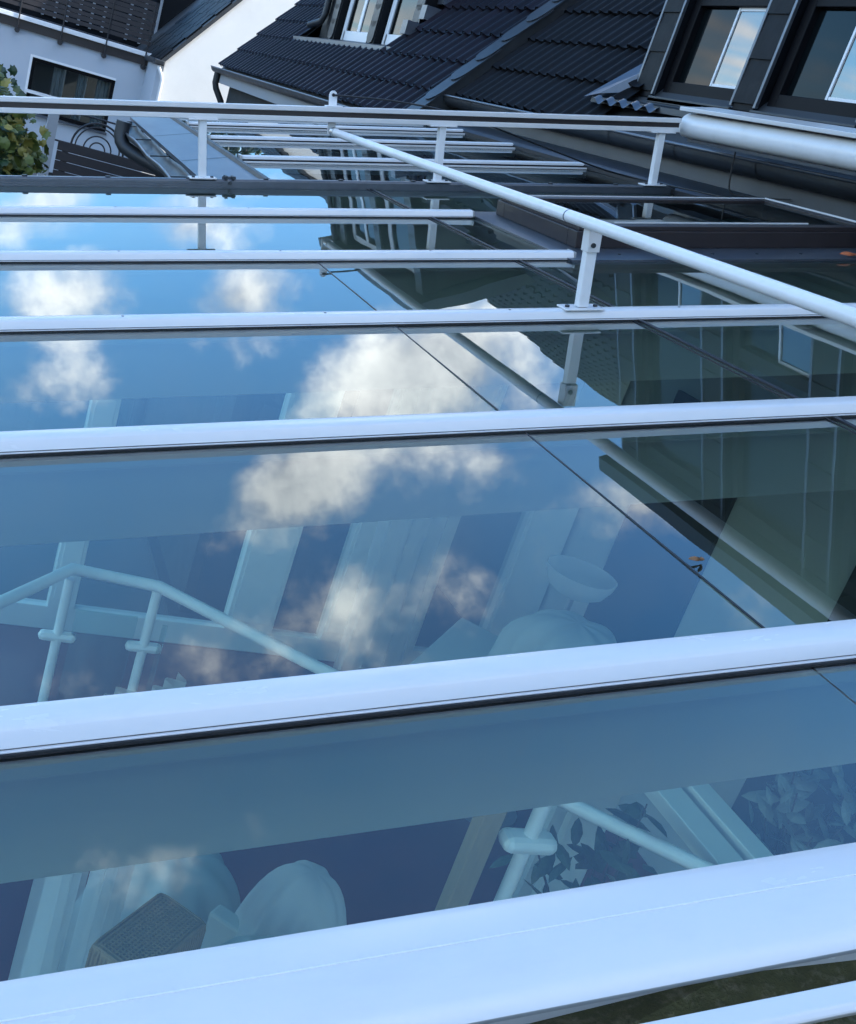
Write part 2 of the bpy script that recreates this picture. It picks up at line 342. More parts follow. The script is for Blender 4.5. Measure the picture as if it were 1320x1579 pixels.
# roof window with its flashing
rw = MB(RF); rw.box(1.955, B1, 3.565, 4.60, -.011, -.002)
rwo = build(rw, 'window_flashing', 'zinc', cons)
mb = MB(RF)
for (x0, x1, y0, y1) in ((2.075, B1, 3.775, 3.85), (2.075, 2.15, 3.85, 4.45), (2.075, B1, 4.45, 4.53), (3.38, B1, 3.85, 4.45)):
    mb.box(x0, x1, y0, y1, -.002, .062)
build(mb, 'window_frame', 'brown_frame', rwo, bevel=.003)
mb = MB(RF)
for (x0, x1, y0, y1) in ((2.085, 3.44, 3.785, 3.842), (2.085, 2.142, 3.842, 4.458), (2.085, 3.44, 4.458, 4.52), (3.388, 3.44, 3.842, 4.458)):
    mb.box(x0, x1, y0, y1, .062, .08)
build(mb, 'sash', 'brown_frame', rwo, bevel=.002)
mb = MB(RF); mb.box(2.1, 3.43, 4.520, 4.526, .074, .084); mb.box(3.432, 3.438, 3.79, 4.52, .078, .086); mb.box(2.3, 3.2, 3.900, 3.906, .070, .076); build(mb, 'sash_trim', 'white_alu', rwo)
mb = MB(RF); mb.add([(2.14, 3.84, .072), (3.39, 3.84, .072), (3.39, 4.46, .072), (2.14, 4.46, .072)], [(0, 1, 2, 3)]); build(mb, 'window_pane', 'roof_glass', rwo)
for q in range(7):
    mb = MB(RF); mb.disc((2.2 + q * .2, 3.66, -.002), RF(0, 0, 1), .006, .003, 8); build(mb, 'screw', 'zinc_dark', rwo)
# zinc strip between glass and house, right
mb = MB(RF)
mb.add([(3.44, -.5, .0), (3.44, 9.3, .0), (3.50, 9.3, .018), (3.50, -.5, .018), (3.88, 9.3, .03), (3.88, -.5, .03), (3.9, 9.3, .16), (3.9, -.5, .16), (3.44, -.5, -.02), (3.44, 9.3, -.02)],
       [(0, 1, 2, 3), (3, 2, 4, 5), (5, 4, 6, 7), (8, 9, 1, 0)])
build(mb, 'house_flashing', 'zinc_mid', cons)
mb = MB(RF); mb.box(3.425, 3.437, -.4, 9.3, -.011, .010); build(mb, 'edge_seal', 'rubber', cons)

# ================================================================== far glass roof
ext = empty('glass_roof_extension', WF(2.4, 7, ZF), 'narrower far stretch of glass roof behind the awning posts, with zinc edge', 'glass roof')
FB = [6.28, 7.33, 8.26, 9.15]
EB0 = 1.245
for d in FB:
    mb = MB(RF); mb.prism([(d, -.07), (d + .05, -.07), (d + .05, -.03), (d, -.03)], EB0 + .02, B1, 0); r = build(mb, 'rafter', 'white_beam', ext)
    mb = MB(RF); mb.prism([(d, .004), (d + .06, .004), (d + .056, .018), (d + .045, .022), (d + .015, .022), (d + .004, .018)], EB0 + .03, B1 - .02, 0); build(mb, 'cap', 'white_alu', r, bevel=.0015)
    mb = MB(RF); mb.box(EB0 + .03, B1 - .02, d - .045, d - .035, -.012, -.002); build(mb, 'cap_lip', 'white_alu', r, bevel=.001)
    mb = MB(RF); mb.box(EB0 + .02, B1, d - .006, d + .0, -.012, .004); build(mb, 'gasket', 'rubber', r)
    mb = MB(RF); mb.box(EB0 + .018, EB0 + .03, d - .01, d + .065, -.012, .026); build(mb, 'end_plate', 'steel', r)
fd = [5.345] + FB
for i in range(len(FB)):
    for (a, b) in ((EB0, 2.35), (2.35, B1)):
        pane(fd[i] + .01, fd[i + 1] + .03, a + .001, b - .001, 'roof_glass_far', ext, tilt=random.uniform(-.002, .002))
mb = MB(RF); mb.add([(.955, 5.36, -.035), (.955, 9.2, -.035), (1.245, 9.2, -.008), (1.245, 5.36, -.008)], [(3, 2, 1, 0)]); mb.box(.95, .957, 5.36, 9.2, -.06, -.034)
zf = build(mb, 'zinc_flashing', 'zinc', ext)
for y in (6.45, 7.75):
    mb = MB(RF); mb.add([(.957, y, -.0325), (.957, y + .012, -.0315), (1.243, y + .012, -.005), (1.243, y, -.006)], [(3, 2, 1, 0)]); build(mb, 'seam', 'zinc_dark', zf)
mb = MB(RF); mb.prism([(1.225, -.012), (1.265, -.012), (1.262, .006), (1.25, .012), (1.235, .010)], 5.36, 9.2, 1); build(mb, 'edge_seal', 'zinc_dark', ext)
# half round gutter, sagging a little, with its bead
mb = MB(RF); vs = []; fs = []
ng = 14
for i in range(ng + 1):
    y = 5.42 + (9.05 - 5.42) * i / ng; sag = -.008 * math.sin(i * 1.3)
    for j in range(9):
        a = math.pi * (1 + j / 8); vs.append((.885 + .062 * math.cos(a), y, -.062 + sag + .062 * math.sin(a)))
for i in range(ng):
    for j in range(8): k = i * 9 + j; fs.append((k, k + 1, k + 10, k + 9))
fs.append(tuple(range(9))); fs.append(tuple(ng * 9 + j for j in range(9)))
mb.add(vs, fs); gu = build(mb, 'gutter', 'zinc_dark', ext, smooth=50)
sol = gu.modifiers.new('thick', 'SOLIDIFY'); sol.thickness = .003
mb = MB(RF); mb.tube([(.823, 5.42 + (9.05 - 5.42) * i / ng, -.062 - .008 * math.sin(i * 1.3)) for i in range(ng + 1)], .007, 8); build(mb, 'gutter_bead', 'zinc', gu, smooth=60)
for y in (6.0, 6.9, 7.8, 8.7):
    mb = MB(RF); mb.box(.83, .95, y, y + .02, -.066, -.058); build(mb, 'gutter_hook', 'zinc_dark', gu)
mb = MB(); P_ = [(.962, 8.3, -.53), (.962, 8.3, -.63), (.972, 8.29, -.665), (1.0, 8.27, -.70), (1.06, 8.23, -.72), (1.36, 8.0, -.79), (1.44, 7.95, -.82), (1.47, 7.93, -.88), (1.475, 7.93, -1.0), (1.475, 7.93, ZF)]
mb.tube(P_, .052, 12); build(mb, 'downpipe', 'zinc_dark', ext, smooth=60)
mb = MB(); mb.box(1.53, 1.6, 5.5, 9.2, ZF, -.50); build(mb, 'wall', 'wall_dark', ext)
mb = MB(); mb.box(1.46, 3.6, 9.2, 9.3, ZF, -.45); build(mb, 'end_wall', 'wall_dark', ext)
mb = MB(); mb.box(1.46, 3.6, 5.36, 9.2, ZF - .02, ZF + .01); build(mb, 'room_floor', 'inner_dark', ext)

# ================================================================== roof awning
awn = empty('roof_awning', RF(1.6, 4, 0), 'white awning on the glass roof with rolled cassette, cross rail and guide tube', 'awning')
mb = MB(RF); mb.box(-1.0, 3.42, 5.30, 5.335, .345, .368); mb.box(-1.0, 3.42, 5.30, 5.335, .298, .321); mb.box(-1.0, 3.42, 5.318, 5.335, .321, .345)
cr_ = build(mb, 'cross_rail', 'white_alu', awn, bevel=.003)
mb = MB(RF); mb.box(-1.0, 3.42, 5.3165, 5.318, .3215, .3445); build(mb, 'rail_slot', 'brown_frame', cr_)
for (b, wd) in ((.887, .036), (2.09, .036), (3.32, .036)):
    mb = MB(RF); mb.box(b - wd / 2, b + wd / 2, 5.297, 5.333, .032, .294); p = build(mb, 'post', 'white_tube', awn, bevel=.003)
    mb = MB(RF); mb.box(b - .065, b + .065, 5.280, 5.350, .0265, .0335); build(mb, 'base_plate', 'white_alu', p, bevel=.002)
    mb = MB(RF); mb.box(b - .07, b + .07, 5.285, 5.345, .2925, .299); build(mb, 'head_plate', 'white_alu', p, bevel=.002)
    for s in (-.045, .045):
        mb = MB(RF); mb.disc((b + s, 5.30, .0335), RF(0, 0, 1), .008, .006, 8); build(mb, 'bolt', 'zinc_dark', p)
b = 1.585; d = 2.797
mb = MB(RF); mb.box(b - .016, b + .016, d - .014, d + .014, .026, .22); p = build(mb, 'post', 'white_tube', awn, bevel=.002)
mb = MB(RF); mb.box(b - .062, b + .062, d - .03, d + .034, .019, .0245); build(mb, 'base_plate', 'white_alu', p, bevel=.002)
mb = MB(RF); mb.box(b - .0195, b - .0165, d - .018, d + .018, .185, .25); mb.box(b + .0165, b + .0195, d - .018, d + .018, .185, .25); mb.box(b - .0195, b + .0195, d - .0205, d - .018, .185, .25); build(mb, 'clevis', 'white_alu', p, bevel=.001)
mb = MB(RF); mb.disc((b - .004, d - .0205, .205), (0, -1, 0), .007, .005, 10); build(mb, 'pivot_bolt', 'zinc_dark', p)
for s in (-.045, .045):
    mb = MB(RF); mb.disc((b + s, d, .0245), RF(0, 0, 1), .007, .006, 8); build(mb, 'bolt', 'zinc_dark', p)
mb = MB(RF); mb.tube([(1.528, 5.29, .254), (1.558, 2.79, .267), (1.575, 1.2, .276)], .0178, 24); gt = build(mb, 'guide_tube', 'white_tube', awn, smooth=60)
mb = MB(RF); mb.tube([(1.5562, 2.90, .2664), (1.5563, 2.895, .2664)], .01795, 24); build(mb, 'tube_joint', 'grey_metal', gt, smooth=40)
mb = MB(RF); mb.tube([(1.528, 5.31, .254), (1.528, 5.27, .254)], .0225, 20); build(mb, 'tube_collar', 'steel', gt, smooth=40)
mb = MB(RF)
prof = [(1.505, .24), (1.545, .24), (1.545, .42)] + [(1.525 + .02 * math.cos(a), .42 + .02 * math.sin(a)) for a in (math.pi * .2, math.pi * .4, math.pi * .6, math.pi * .8)] + [(1.505, .42)]
mb.prism([(x, z) for x, z in prof], 5.336, 5.343, 1); mb.box(1.485, 1.565, 5.3, 5.345, .368, .373)
eb = build(mb, 'eyelet_bracket', 'white_tube', awn, bevel=.001)
mb = MB(RF); mb.disc((1.525, 5.336, .42), (0, -1, 0), .008, .003, 10); build(mb, 'eyelet', 'rubber', eb)
# cassette
mb = MB(RF); prof = [(3.50 + .062 * math.cos(a), .330 + .062 * math.sin(a)) for a in [math.pi * (.5 + k / 14) for k in range(15)]]
prof += [(3.60, .268), (3.62, .28), (3.62, .385), (3.60, .392)]
mb.prism(prof, .6, 5.345, 1); cs = build(mb, 'cassette', 'white_tube', awn, smooth=40)
mb = MB(RF); mb.box(3.425, 3.64, .6, 5.35, .404, .424); mb.box(3.52, 3.63, .6, 5.34, .392, .404); build(mb, 'cover_strip', 'white_alu', cs, bevel=.003)
mb = MB(RF); mb.prism([(x * 1.0, y) for x, y in prof], 5.345, 5.352, 1); build(mb, 'end_cap', 'white_alu', cs, bevel=.002)
mb = MB(RF); mb.box(3.49, 3.60, .6, 5.33, .250, .2675); build(mb, 'drop_bar', 'grey_metal', cs, bevel=.002)
for y in (1.6, 3.2, 4.9):
    mb = MB(RF); mb.box(3.60, 3.9, y, y + .06, .32, .37); build(mb, 'wall_bracket', 'zinc_dark', cs, bevel=.003)

def cable(pts, r, name, label, F=RF):
    mb = MB(F); P = [Vector(p) for p in pts]; out = []
    for i in range(len(P) - 1):
        p0, p1, p2, p3 = P[max(i - 1, 0)], P[i], P[i + 1], P[min(i + 2, len(P) - 1)]
        for k in range(8):
            t = k / 8; out.append(.5 * ((2 * p1) + (p2 - p0) * t + (2 * p0 - 5 * p1 + 4 * p2 - p3) * t * t + (3 * p1 - p0 - 3 * p2 + p3) * t ** 3))
    out.append(P[-1]); mb.tube([tuple(p) for p in out], r, 8)
    return tag(build(mb, name, 'cable', smooth=60, loc=F(*pts[0])), label, 'cable')
cable([(1.527, 5.325, .42), (1.85, 5.34, .40), (2.2, 5.36, .345), (2.7, 5.42, .2), (3.1, 5.5, .085), (3.36, 5.52, .03), (3.44, 5.1, .03), (3.5, 4.6, .035), (3.53, 3.9, .04), (3.6, 2.8, .04)], .0045, 'power_cable', 'thin black cable from the eyelet down over cross rail to the zinc strip')
cable([(3.53, 4.95, .25), (3.53, 4.95, .12), (3.54, 4.94, .05), (3.58, 4.9, .038), (3.66, 4.8, .04), (3.72, 4.7, .05)], .004, 'hanging_cable', 'short black cable hanging in a loop below the awning cassette')

# ================================================================== tiled houses, right
BE = R_(50.5); CB, SB = math.cos(BE), math.sin(BE)
ROT = Matrix(((0, CB, -SB), (-1, 0, 0), (0, SB, CB)))   # tile x = towards camera, y = up slope, z = off the roof
TG = .38
def tile_mesh(name, material, TW, RH):
    vs = []; fs = []; npr = 10
    prof = []
    for i in range(npr + 1):
        t = i / npr; x = (t - .5) * (TW + .02)
        z = RH * max(0, math.cos((t - .22) / .24 * math.pi / 2)) ** .8 if abs(t - .22) < .24 else .004 * math.sin((t - .46) / .54 * math.pi) * -1
        prof.append((x, z))
    for (y, dz) in ((0, .030), (TG + .05, .0)):
        for (x, z) in prof: vs.append((x, y, z + dz))
    for (x, z) in prof: vs.append((x, .002, z + .012))
    n = npr + 1
    for i in range(npr): fs.append((i, i + 1, n + i + 1, n + i)); fs.append((2 * n + i, 2 * n + i + 1, i + 1, i))
    me = bpy.data.meshes.new(name); me.from_pydata(vs, [], fs); me.materials.append(MATS[material]); 
    me.polygons.foreach_set('use_smooth', [True] * len(me.polygons)); me.set_sharp_from_angle(angle=R_(40)); me.update(); return me
def tiles(parent, x0, z0, y0, y1, rows, mesh, mesh_name, TW, skip=None, single=300, score=None):
    cells = []
    nc = int((y1 - y0) / TW)
    for r in range(rows):
        for c in range(nc):
            y = y0 + (c + .5) * TW; u = r * TG
            p = WF(x0 + u * CB, y, z0 + u * SB)
            if skip and skip(y, r, x0 + u * CB, z0 + u * SB): continue
            cells.append((score(y, r) if score else r * 100 + c, p))
    cells.sort(key=lambda q: q[0])
    for _, p in cells[:single]:
        jit = Matrix.Rotation(random.gauss(0, .006), 3, 'Z') @ Matrix.Rotation(random.gauss(0, .006), 3, 'X')
        piece('roof_tile', mesh, parent, p + Vector((0, random.gauss(0, .002), random.gauss(0, .0015))), ROT @ jit)
    mb = MB(); tv = [v.co for v in mesh.vertices]; tf = [tuple(f.vertices) for f in mesh.polygons]
    for _, p in cells[single:]: mb.raw([ROT @ v + p for v in tv], tf)
    if mb.v: build(mb, mesh_name, mesh.materials[0].name, parent, smooth=40, kind='stuff')
    return len(cells)

# ---- the near house
RZ = 6.6                                                    # ridge above eye level
house = empty('dormer_house', WF(6, 3, ZF), 'dark tiled house on the right with tall black slate dormers above awning', 'house')
HX, HZ = 3.76, .33
def roofx(z): return HX + (z - HZ) / math.tan(BE)
rx = roofx(RZ)
mb = MB(); mb.add([(HX, -12, HZ - .06), (rx, -12, RZ - .06), (rx, 9.6, RZ - .06), (HX, 9.6, HZ - .06)], [(0, 3, 2, 1)])
mb.add([(rx, -12, RZ - .06), (rx + 5, -12, HZ), (rx + 5, 9.6, HZ), (rx, 9.6, RZ - .06)], [(0, 3, 2, 1)]); build(mb, 'roof_deck', 'inner_dark', house)
mb = MB(); mb.box(3.98, rx + 4.9, -11.9, 9.5, ZF, HZ - .1); build(mb, 'wall', 'wall_dark', house)
tm = tile_mesh('main_tile', 'tile_matt', .15, .020)
DX = 4.02                                                    # face of the dormers
def skipm(y, r, x, z): return (-8 < y < 6.85 and x > DX - .30 and z < 2.6)
tiles(house, HX, HZ, -3.4, 9.3, 22, tm, 'upper_roof_tiles', .15, skipm, 300, lambda y, r: (abs(y - 8) * 4 + r * 5.5) if y > 6.8 else (8 + abs(y - 6) * 14 + r * 40))
def gutter(parent, x, z, y0, y1, r=.062, hooks=1.0):
    mb = MB(); vs = []; fs = []; n = 12
    for i in range(n + 1):
        y = y0 + (y1 - y0) * i / n
        for j in range(9): a = math.pi * (1 + j / 8); vs.append((x + r * math.cos(a), y, z + r * math.sin(a)))
    for i in range(n):
        for j in range(8): k = i * 9 + j; fs.append((k, k + 1, k + 10, k + 9))
    fs.append(tuple(range(9))[::-1]); fs.append(tuple(n * 9 + j for j in range(9)))
    mb.add(vs, fs); gu = build(mb, 'gutter', 'zinc_dark', parent, smooth=50)
    mb = MB(); mb.tube([(x - r, y0, z), (x - r, y1, z)], .010, 10); build(mb, 'gutter_bead', 'zinc', gu, smooth=60)
    y = y0 + .4
    while y < y1:
        mb = MB(); vs = []; 
        for yy in (y, y + .022):
            for j in range(9): a = math.pi * (1 + j / 8); vs.append((x + (r + .004) * math.cos(a), yy, z + (r + .004) * math.sin(a)))
        mb.add(vs, [(j, j + 1, j + 10, j + 9) for j in range(8)]); build(mb, 'gutter_strap', 'zinc_dark', gu, smooth=50); y += hooks
    return gu
gutter(house, HX - .03, HZ - .01, -6, 9.4, .075, .75)
mb = MB(); mb.box(HX + .03, HX + .05, -6, 9.4, HZ - .2, HZ - .03); build(mb, 'fascia', 'zinc_dark', house)
# dormer band: slate pilasters, dark windows
SZ, TZ = .615, 2.45
PIL = [(6.68, 6.88), (5.60, 5.80), (4.55, 4.75), (3.5, 3.7), (2.45, 2.65), (1.4, 1.6), (.35, .55)]
dm = MB(); dm.box(DX + .16, DX + 3.2, .2, 6.86, SZ - .05, TZ); dmo = build(dm, 'dormer', 'inner_dark', house)
for (a, b) in PIL:
    mb = MB(); mb.box(DX, DX + .158, a, b, SZ - .02, TZ); build(mb, 'pilaster', 'slate_dark', dmo, bevel=.004)
    mb = MB(); mb.box(DX - .012, DX + .01, a - .022, a - .001, SZ, TZ); mb.box(DX - .012, DX + .01, b + .001, b + .022, SZ, TZ); build(mb, 'corner_bead', 'zinc', dmo, bevel=.002)
    z = SZ + .02; k = 0
    while z < TZ:
        mb = MB(); mb.add([(DX - .014, a + .002, z), (DX - .014, b - .002, z), (DX - .003, b - .002, z + .25), (DX - .003, a + .002, z + .25), (DX, a + .002, z), (DX, b - .002, z)], [(0, 3, 2, 1), (0, 1, 5, 4)])
        build(mb, 'slate', 'slate_dark', house); z += .24; k += 1
for i in range(len(PIL) - 1):
    a, b = PIL[i + 1][1] + .03, PIL[i][0] - .03
    fx = DX + .10
    mb = MB()
    for (y0, y1, z0, z1) in ((a, a + .07, SZ, TZ - .1), (b - .07, b, SZ, TZ - .1), (a + .07, b - .07, SZ + .0, SZ + .10), (a + .07, b - .07, TZ - .2, TZ - .1), (a + .07, b - .07, 1.17, 1.25)):
        mb.box(fx - .05, fx + .01, y0, y1, z0, z1)
    fo = build(mb, 'window_frame', 'window_dark', dmo, bevel=.004)
    mb = MB(); mb.add([(fx - .01, a + .06, SZ + .09), (fx - .01, b - .06, SZ + .09), (fx - .01, b - .06, TZ - .15), (fx - .01, a + .06, TZ - .15)], [(0, 3, 2, 1)]); build(mb, 'window_pane', 'pane_dim', dmo)
    mb = MB(); mb.add([(fx - .018, a + .085, SZ + .11), (fx - .014, a + .365, SZ + .11), (fx - .014, a + .365, 1.16), (fx - .018, a + .085, 1.16)], [(0, 3, 2, 1)]); build(mb, 'casement_pane', 'pane', dmo)
    # pale trim strips framing the more reflective casement pane
    mb = MB()
    for (y0, y1, z0, z1) in ((a + .07, a + .085, SZ + .1, 1.17), (a + .366, a + .383, SZ + .1, 1.17), (a + .09, a + .36, SZ + .1, SZ + .12), (a + .09, a + .36, 1.15, 1.17)): mb.box(fx - .022, fx - .012, y0, y1, z0, z1)
    build(mb, 'casement_trim', 'window_white', dmo)
    mb = MB(); mb.box(fx - .045, DX - .02, a - .03, b + .03, SZ - .05, SZ - .01); mb.box(DX - .02, DX + .0, a - .03, b + .03, SZ - .045, SZ - .02); build(mb, 'sill', 'zinc_dark', dmo, bevel=.003)
mb = MB(); mb.box(DX - .16, DX + 3.4, .1, 7.0, TZ, TZ + .12); build(mb, 'dormer_roof', 'zinc_dark', dmo)
mb = MB(); mb.add([(DX - .20, -.2, SZ - .10), (DX - .20, 7.05, SZ - .10), (DX + .1, 7.05, SZ - .03), (DX + .1, -.2, SZ - .03)], [(3, 2, 1, 0)]); mb.box(DX - .205, DX - .19, -.2, 7.05, SZ - .13, SZ - .095); build(mb, 'lead_apron', 'zinc_dark', dmo)
mb = MB(); mb.add([(DX - .24, 7.10, SZ - .11), (DX - .20, 6.98, SZ - .07), (DX + .04, 6.885, SZ + .16), (DX + .04, 6.99, SZ + .19), (DX - .0, 6.885, SZ + .0)], [(0, 1, 2, 3), (1, 4, 2)]); build(mb, 'corner_flashing', 'zinc', dmo)
for k in range(5):
    mb = MB(); vs = []
    yc = 7.0 - k * .16
    for j in range(7):
        t = j / 6; yy = yc - t * .16; zz_ = .012 * math.sin(t * 2 * math.pi); vs += [(DX - .20, yy, SZ - .09 + zz_), (DX - .235, yy, SZ - .125 + zz_ * 1.5)]
    mb.add(vs, [(2 * j, 2 * j + 1, 2 * j + 3, 2 * j + 2) for j in range(6)]); build(mb, 'lead_wave', 'zinc', dmo, smooth=60)

# ---- the further house with its rounded verge slates
wing = empty('wing_house', WF(6, 13, ZF), 'dark tiled house behind the cross rail with white twin dormer window', 'house')
GX, GZ, WY0, WY1 = 3.43, .03, 9.25, 18.4
wrx = GX + (RZ - GZ) / math.tan(BE)
mb = MB()
def wz(x): return GZ - .06 + (x - GX) * math.tan(BE)
for (ya, yb, xa, xb) in ((WY0 + .05, 11.95, GX, wrx), (15.95, WY1, GX, wrx), (11.95, 15.95, GX, 3.95), (11.95, 15.95, 5.45, wrx)):
    mb.add([(xa, ya, wz(xa)), (xb, ya, wz(xb)), (xb, yb, wz(xb)), (xa, yb, wz(xa))], [(0, 3, 2, 1)])
mb.add([(wrx, WY0, RZ - .06), (wrx + 5, WY0, GZ), (wrx + 5, WY1, GZ), (wrx, WY1, RZ - .06)], [(0, 3, 2, 1)])
mb.add([(GX, WY0 + .05, GZ - .06), (wrx, WY0 + .05, RZ - .06), (wrx + 5, WY0 + .05, GZ - .06)], [(0, 1, 2)]); mb.add([(GX + .1, WY1 - .02, GZ - .06), (wrx, WY1 - .02, RZ - .08), (wrx + 5, WY1 - .02, GZ - .06)], [(2, 1, 0)])
build(mb, 'roof_deck', 'inner_dark', wing)
mb = MB(); mb.box(GX + .22, wrx + 4.9, WY0 + .1, WY1 - .05, ZF, GZ - .08); build(mb, 'wall', 'wall_dark', wing)
wm = tile_mesh('wing_tile', 'tile', .22, .032)
VX, VSZ, VTZ = 4.2, .76, 2.5
def skipw(y, r, x, z): return 11.95 < y < 15.9 and x > VX - .40 and z < 2.9
tiles(wing, GX, GZ, WY0 + .12, WY1, 23, wm, 'upper_roof_tiles', .22, skipw, 300, lambda y, r: r * 10 + (abs(y - 12) * .3))
gutter(wing, GX - .04, GZ - .03, WY0 - .1, WY1 + .12, .075, 1.0)
mb = MB(); mb.box(GX + .02, GX + .06, WY0 + .05, WY1, GZ - .24, GZ - .06); mb.box(GX + .06, GX + .22, WY0 + .05, WY1, GZ - .24, GZ - .2); build(mb, 'fascia', 'render_grey', wing)
mb = MB(); mb.tube([(GX - .03, WY1 - .1, GZ - .09), (GX - .03, WY1 - .1, GZ - .25), (GX - .0, WY1 - .1, GZ - .33), (GX + .12, WY1 - .12, GZ - .5), (GX + .16, WY1 - .12, GZ - .6), (GX + .16, WY1 - .12, ZF)], .05, 12); build(mb, 'downpipe', 'zinc_dark', wing, smooth=60)
# verge slates, rounded lower ends, stepping up the near edge
vs = [(-.14, .0), (-.12, -.05), (-.06, -.095), (0, -.11), (.06, -.10), (.10, -.06), (.12, 0), (.12, .36), (-.14, .36)]
sm = bpy.data.meshes.new('verge_slate')
sm.from_pydata([(x, y, .052 - y * .05) for x, y in vs] + [(x, y, .040 - y * .05) for x, y in vs], [], [tuple(range(9))] + [(i, 9 + i, 9 + (i + 1) % 9, (i + 1) % 9) for i in range(9)])
sm.materials.append(MATS['slate']); sm.update()
k = 0
while True:
    u = .08 + k * .27; z = GZ + u * SB
    if z > RZ - .3: break
    piece('verge_slate', sm, wing, WF(GX + u * CB, WY0 + .1, z), ROT @ Matrix.Rotation(random.gauss(0, .03), 3, 'Z')); k += 1
mb = MB(); mb.box(0, 1, 0, 1, 0, 1); mb.v = [WF(GX + u * CB - n * SB, y, GZ + u * SB + n * CB) for (u, y, n) in [(u, y, n) for n in (-.14, .035) for (u, y) in ((0, WY0 + .0), (9, WY0 + .0), (9, WY0 + .06), (0, WY0 + .06))]]; build(mb, 'verge_board', 'zinc_dark', wing)
# twin dormer
dw = MB(); dw.box(VX + .18, VX + 3.2, 12.0, 15.8, VSZ - .05, VTZ); dwo = build(dw, 'dormer', 'inner_dark', wing)
PW = [(11.92, 12.14), (13.32, 13.62), (15.08, 15.4), (15.6, 15.85)]
ss = bpy.data.meshes.new('dormer_slate'); h_ = [(-.12, .02), (-.09, -.03), (0, -.055), (.09, -.03), (.12, .02), (.12, .2), (-.12, .2)]
ss.from_pydata([(.0, x, y) for x, y in h_] + [(.012, x, y) for x, y in h_], [], [tuple(range(7))[::-1]] + [(i, (i + 1) % 7, 7 + (i + 1) % 7, 7 + i) for i in range(7)]); ss.materials.append(MATS['slate']); ss.update()
for (a, b) in PW[:2] + PW[2:3]:
    mb = MB(); mb.box(VX, VX + .178, a, b, VSZ - .02, VTZ); build(mb, 'pilaster', 'slate_dark', dwo)
    z = VSZ + .05
    while z < VTZ - .1:
        piece('dormer_slate', ss, wing, WF(VX - .016, (a + b) / 2, z)); z += .19
for (a, b) in ((12.18, 13.28), (13.66, 15.04)):
    fx = VX + .12; mid = a + (b - a) * .5
    mb = MB()
    for (y0, y1, z0, z1) in ((a, a + .13, VSZ + .02, VTZ - .1), (b - .13, b, VSZ + .02, VTZ - .1), (a + .08, b - .08, VSZ + .02, VSZ + .14), (a + .08, b - .08, VTZ - .2, VTZ - .1), (mid - .05, mid + .05, VSZ + .14, VTZ - .2))[:5 if a > 13 else 4]: mb.box(fx - .035, fx + .01, y0, y1, z0, z1)
    build(mb, 'window_frame', 'window_white', dwo, bevel=.004)
    mb = MB(); mb.add([(fx - .02, a + .07, VSZ + .1), (fx - .02, b - .07, VSZ + .1), (fx - .02, b - .07, VTZ - .15), (fx - .02, a + .07, VTZ - .15)], [(0, 3, 2, 1)]); build(mb, 'window_pane', 'pane_dim', dwo)
mb = MB(); mb.box(VX + .0, VX + .18, 15.4, 15.8, VSZ - .1, VTZ); build(mb, 'slate_cheek', 'slate_dark', dwo)
mb = MB(); mb.add([(VX - .28, 11.8, VSZ - .065), (VX - .28, 16.2, VSZ - .065), (VX + .12, 15.95, VSZ + .03), (VX + .12, 12.0, VSZ + .03)], [(3, 2, 1, 0)]); mb.box(VX - .285, VX - .27, 11.8, 16.2, VSZ - .11, VSZ - .06); build(mb, 'lead_apron', 'zinc', dwo)
mb = MB()
for k in range(8):
    u = k * .25; x = VX + u * CB - .05; z = VSZ + u * SB
    mb.box(x - .14, x + .10, 11.76, 11.92, z + .10, z + .24)
build(mb, 'stepped_flashing', 'zinc', dwo)
mb = MB(); mb.tube([(VX - .05, 15.6, VTZ), (VX - .05, 15.6, VSZ + .30), (VX - .07, 15.65, VSZ + .2), (VX - .17, 15.85, VSZ + .12)], .045, 10); build(mb, 'rain_pipe', 'zinc_dark', dwo, smooth=60)
mb = MB(); mb.box(VX - .22, VX + 3.4, 11.7, 16.0, VTZ, VTZ + .14); build(mb, 'dormer_roof', 'zinc_dark', dwo)

# ================================================================== white house, far left
gab = empty('gable_house', WF(4, 24, ZF), 'white rendered gable house far left with railed roof terrace and wide window', 'house')
YG, YA = 22.6, 24.3
ex, ez = 3.16, -.16
gx = 8.2; gz = ez + (gx - ex) * math.tan(R_(51))
mb = MB(); n_ = 5
poly = [(ex, ZF), (13, ZF), (13, ez), (gx, gz), (ex, ez)]
mb.prism(poly, YG, YG + .3, 1); build(mb, 'gable_wall', 'render_white', gab)
mb = MB(); c51, s51 = math.cos(R_(51)), math.sin(R_(51))
def SL(u, y, n): return WF(ex + u * c51 - n * s51, y, ez + u * s51 + n * c51)
mb = MB(SL); mb.box(-.12, 7.9, YG - .06, 27.5, .0, .07); build(mb, 'roof_deck', 'inner_dark', gab)
for r in range(12):
    for c in range(8):
        mb = MB(SL); y0 = YG - .05 + c * .42 + (r % 2) * .2; u0 = -.14 + r * .36
        mb.box(u0, u0 + .38, y0, y0 + .405, .072 + .0, .098 + .004 * ((r + c) % 3)); build(mb, 'shingle', 'slate_dark', gab)
mb = MB(); mb.box(ex - .001 - .12, ex - .001, YG + .05, YA, ZF, ez - .1); build(mb, 'return_wall', 'render_shaded', gab)
WX0, WX1, WZ0, WZ1 = .79, 2.49, -1.87, -.82
mb = MB(); mb.box(-7, WX0, YA, YA + .35, ZF, -.2); mb.box(WX1, ex - .002, YA, YA + .35, ZF, -.2); mb.box(WX0, WX1, YA, YA + .35, WZ1, -.2); mb.box(WX0, WX1, YA, YA + .35, ZF, WZ0)
build(mb, 'annex_wall', 'render_shaded', gab)
mb = MB(); mb.box(-7, ex - .01, YA - .05, YA + 3.2, -.16, -.09); build(mb, 'terrace_deck', 'dark_wood', gab)
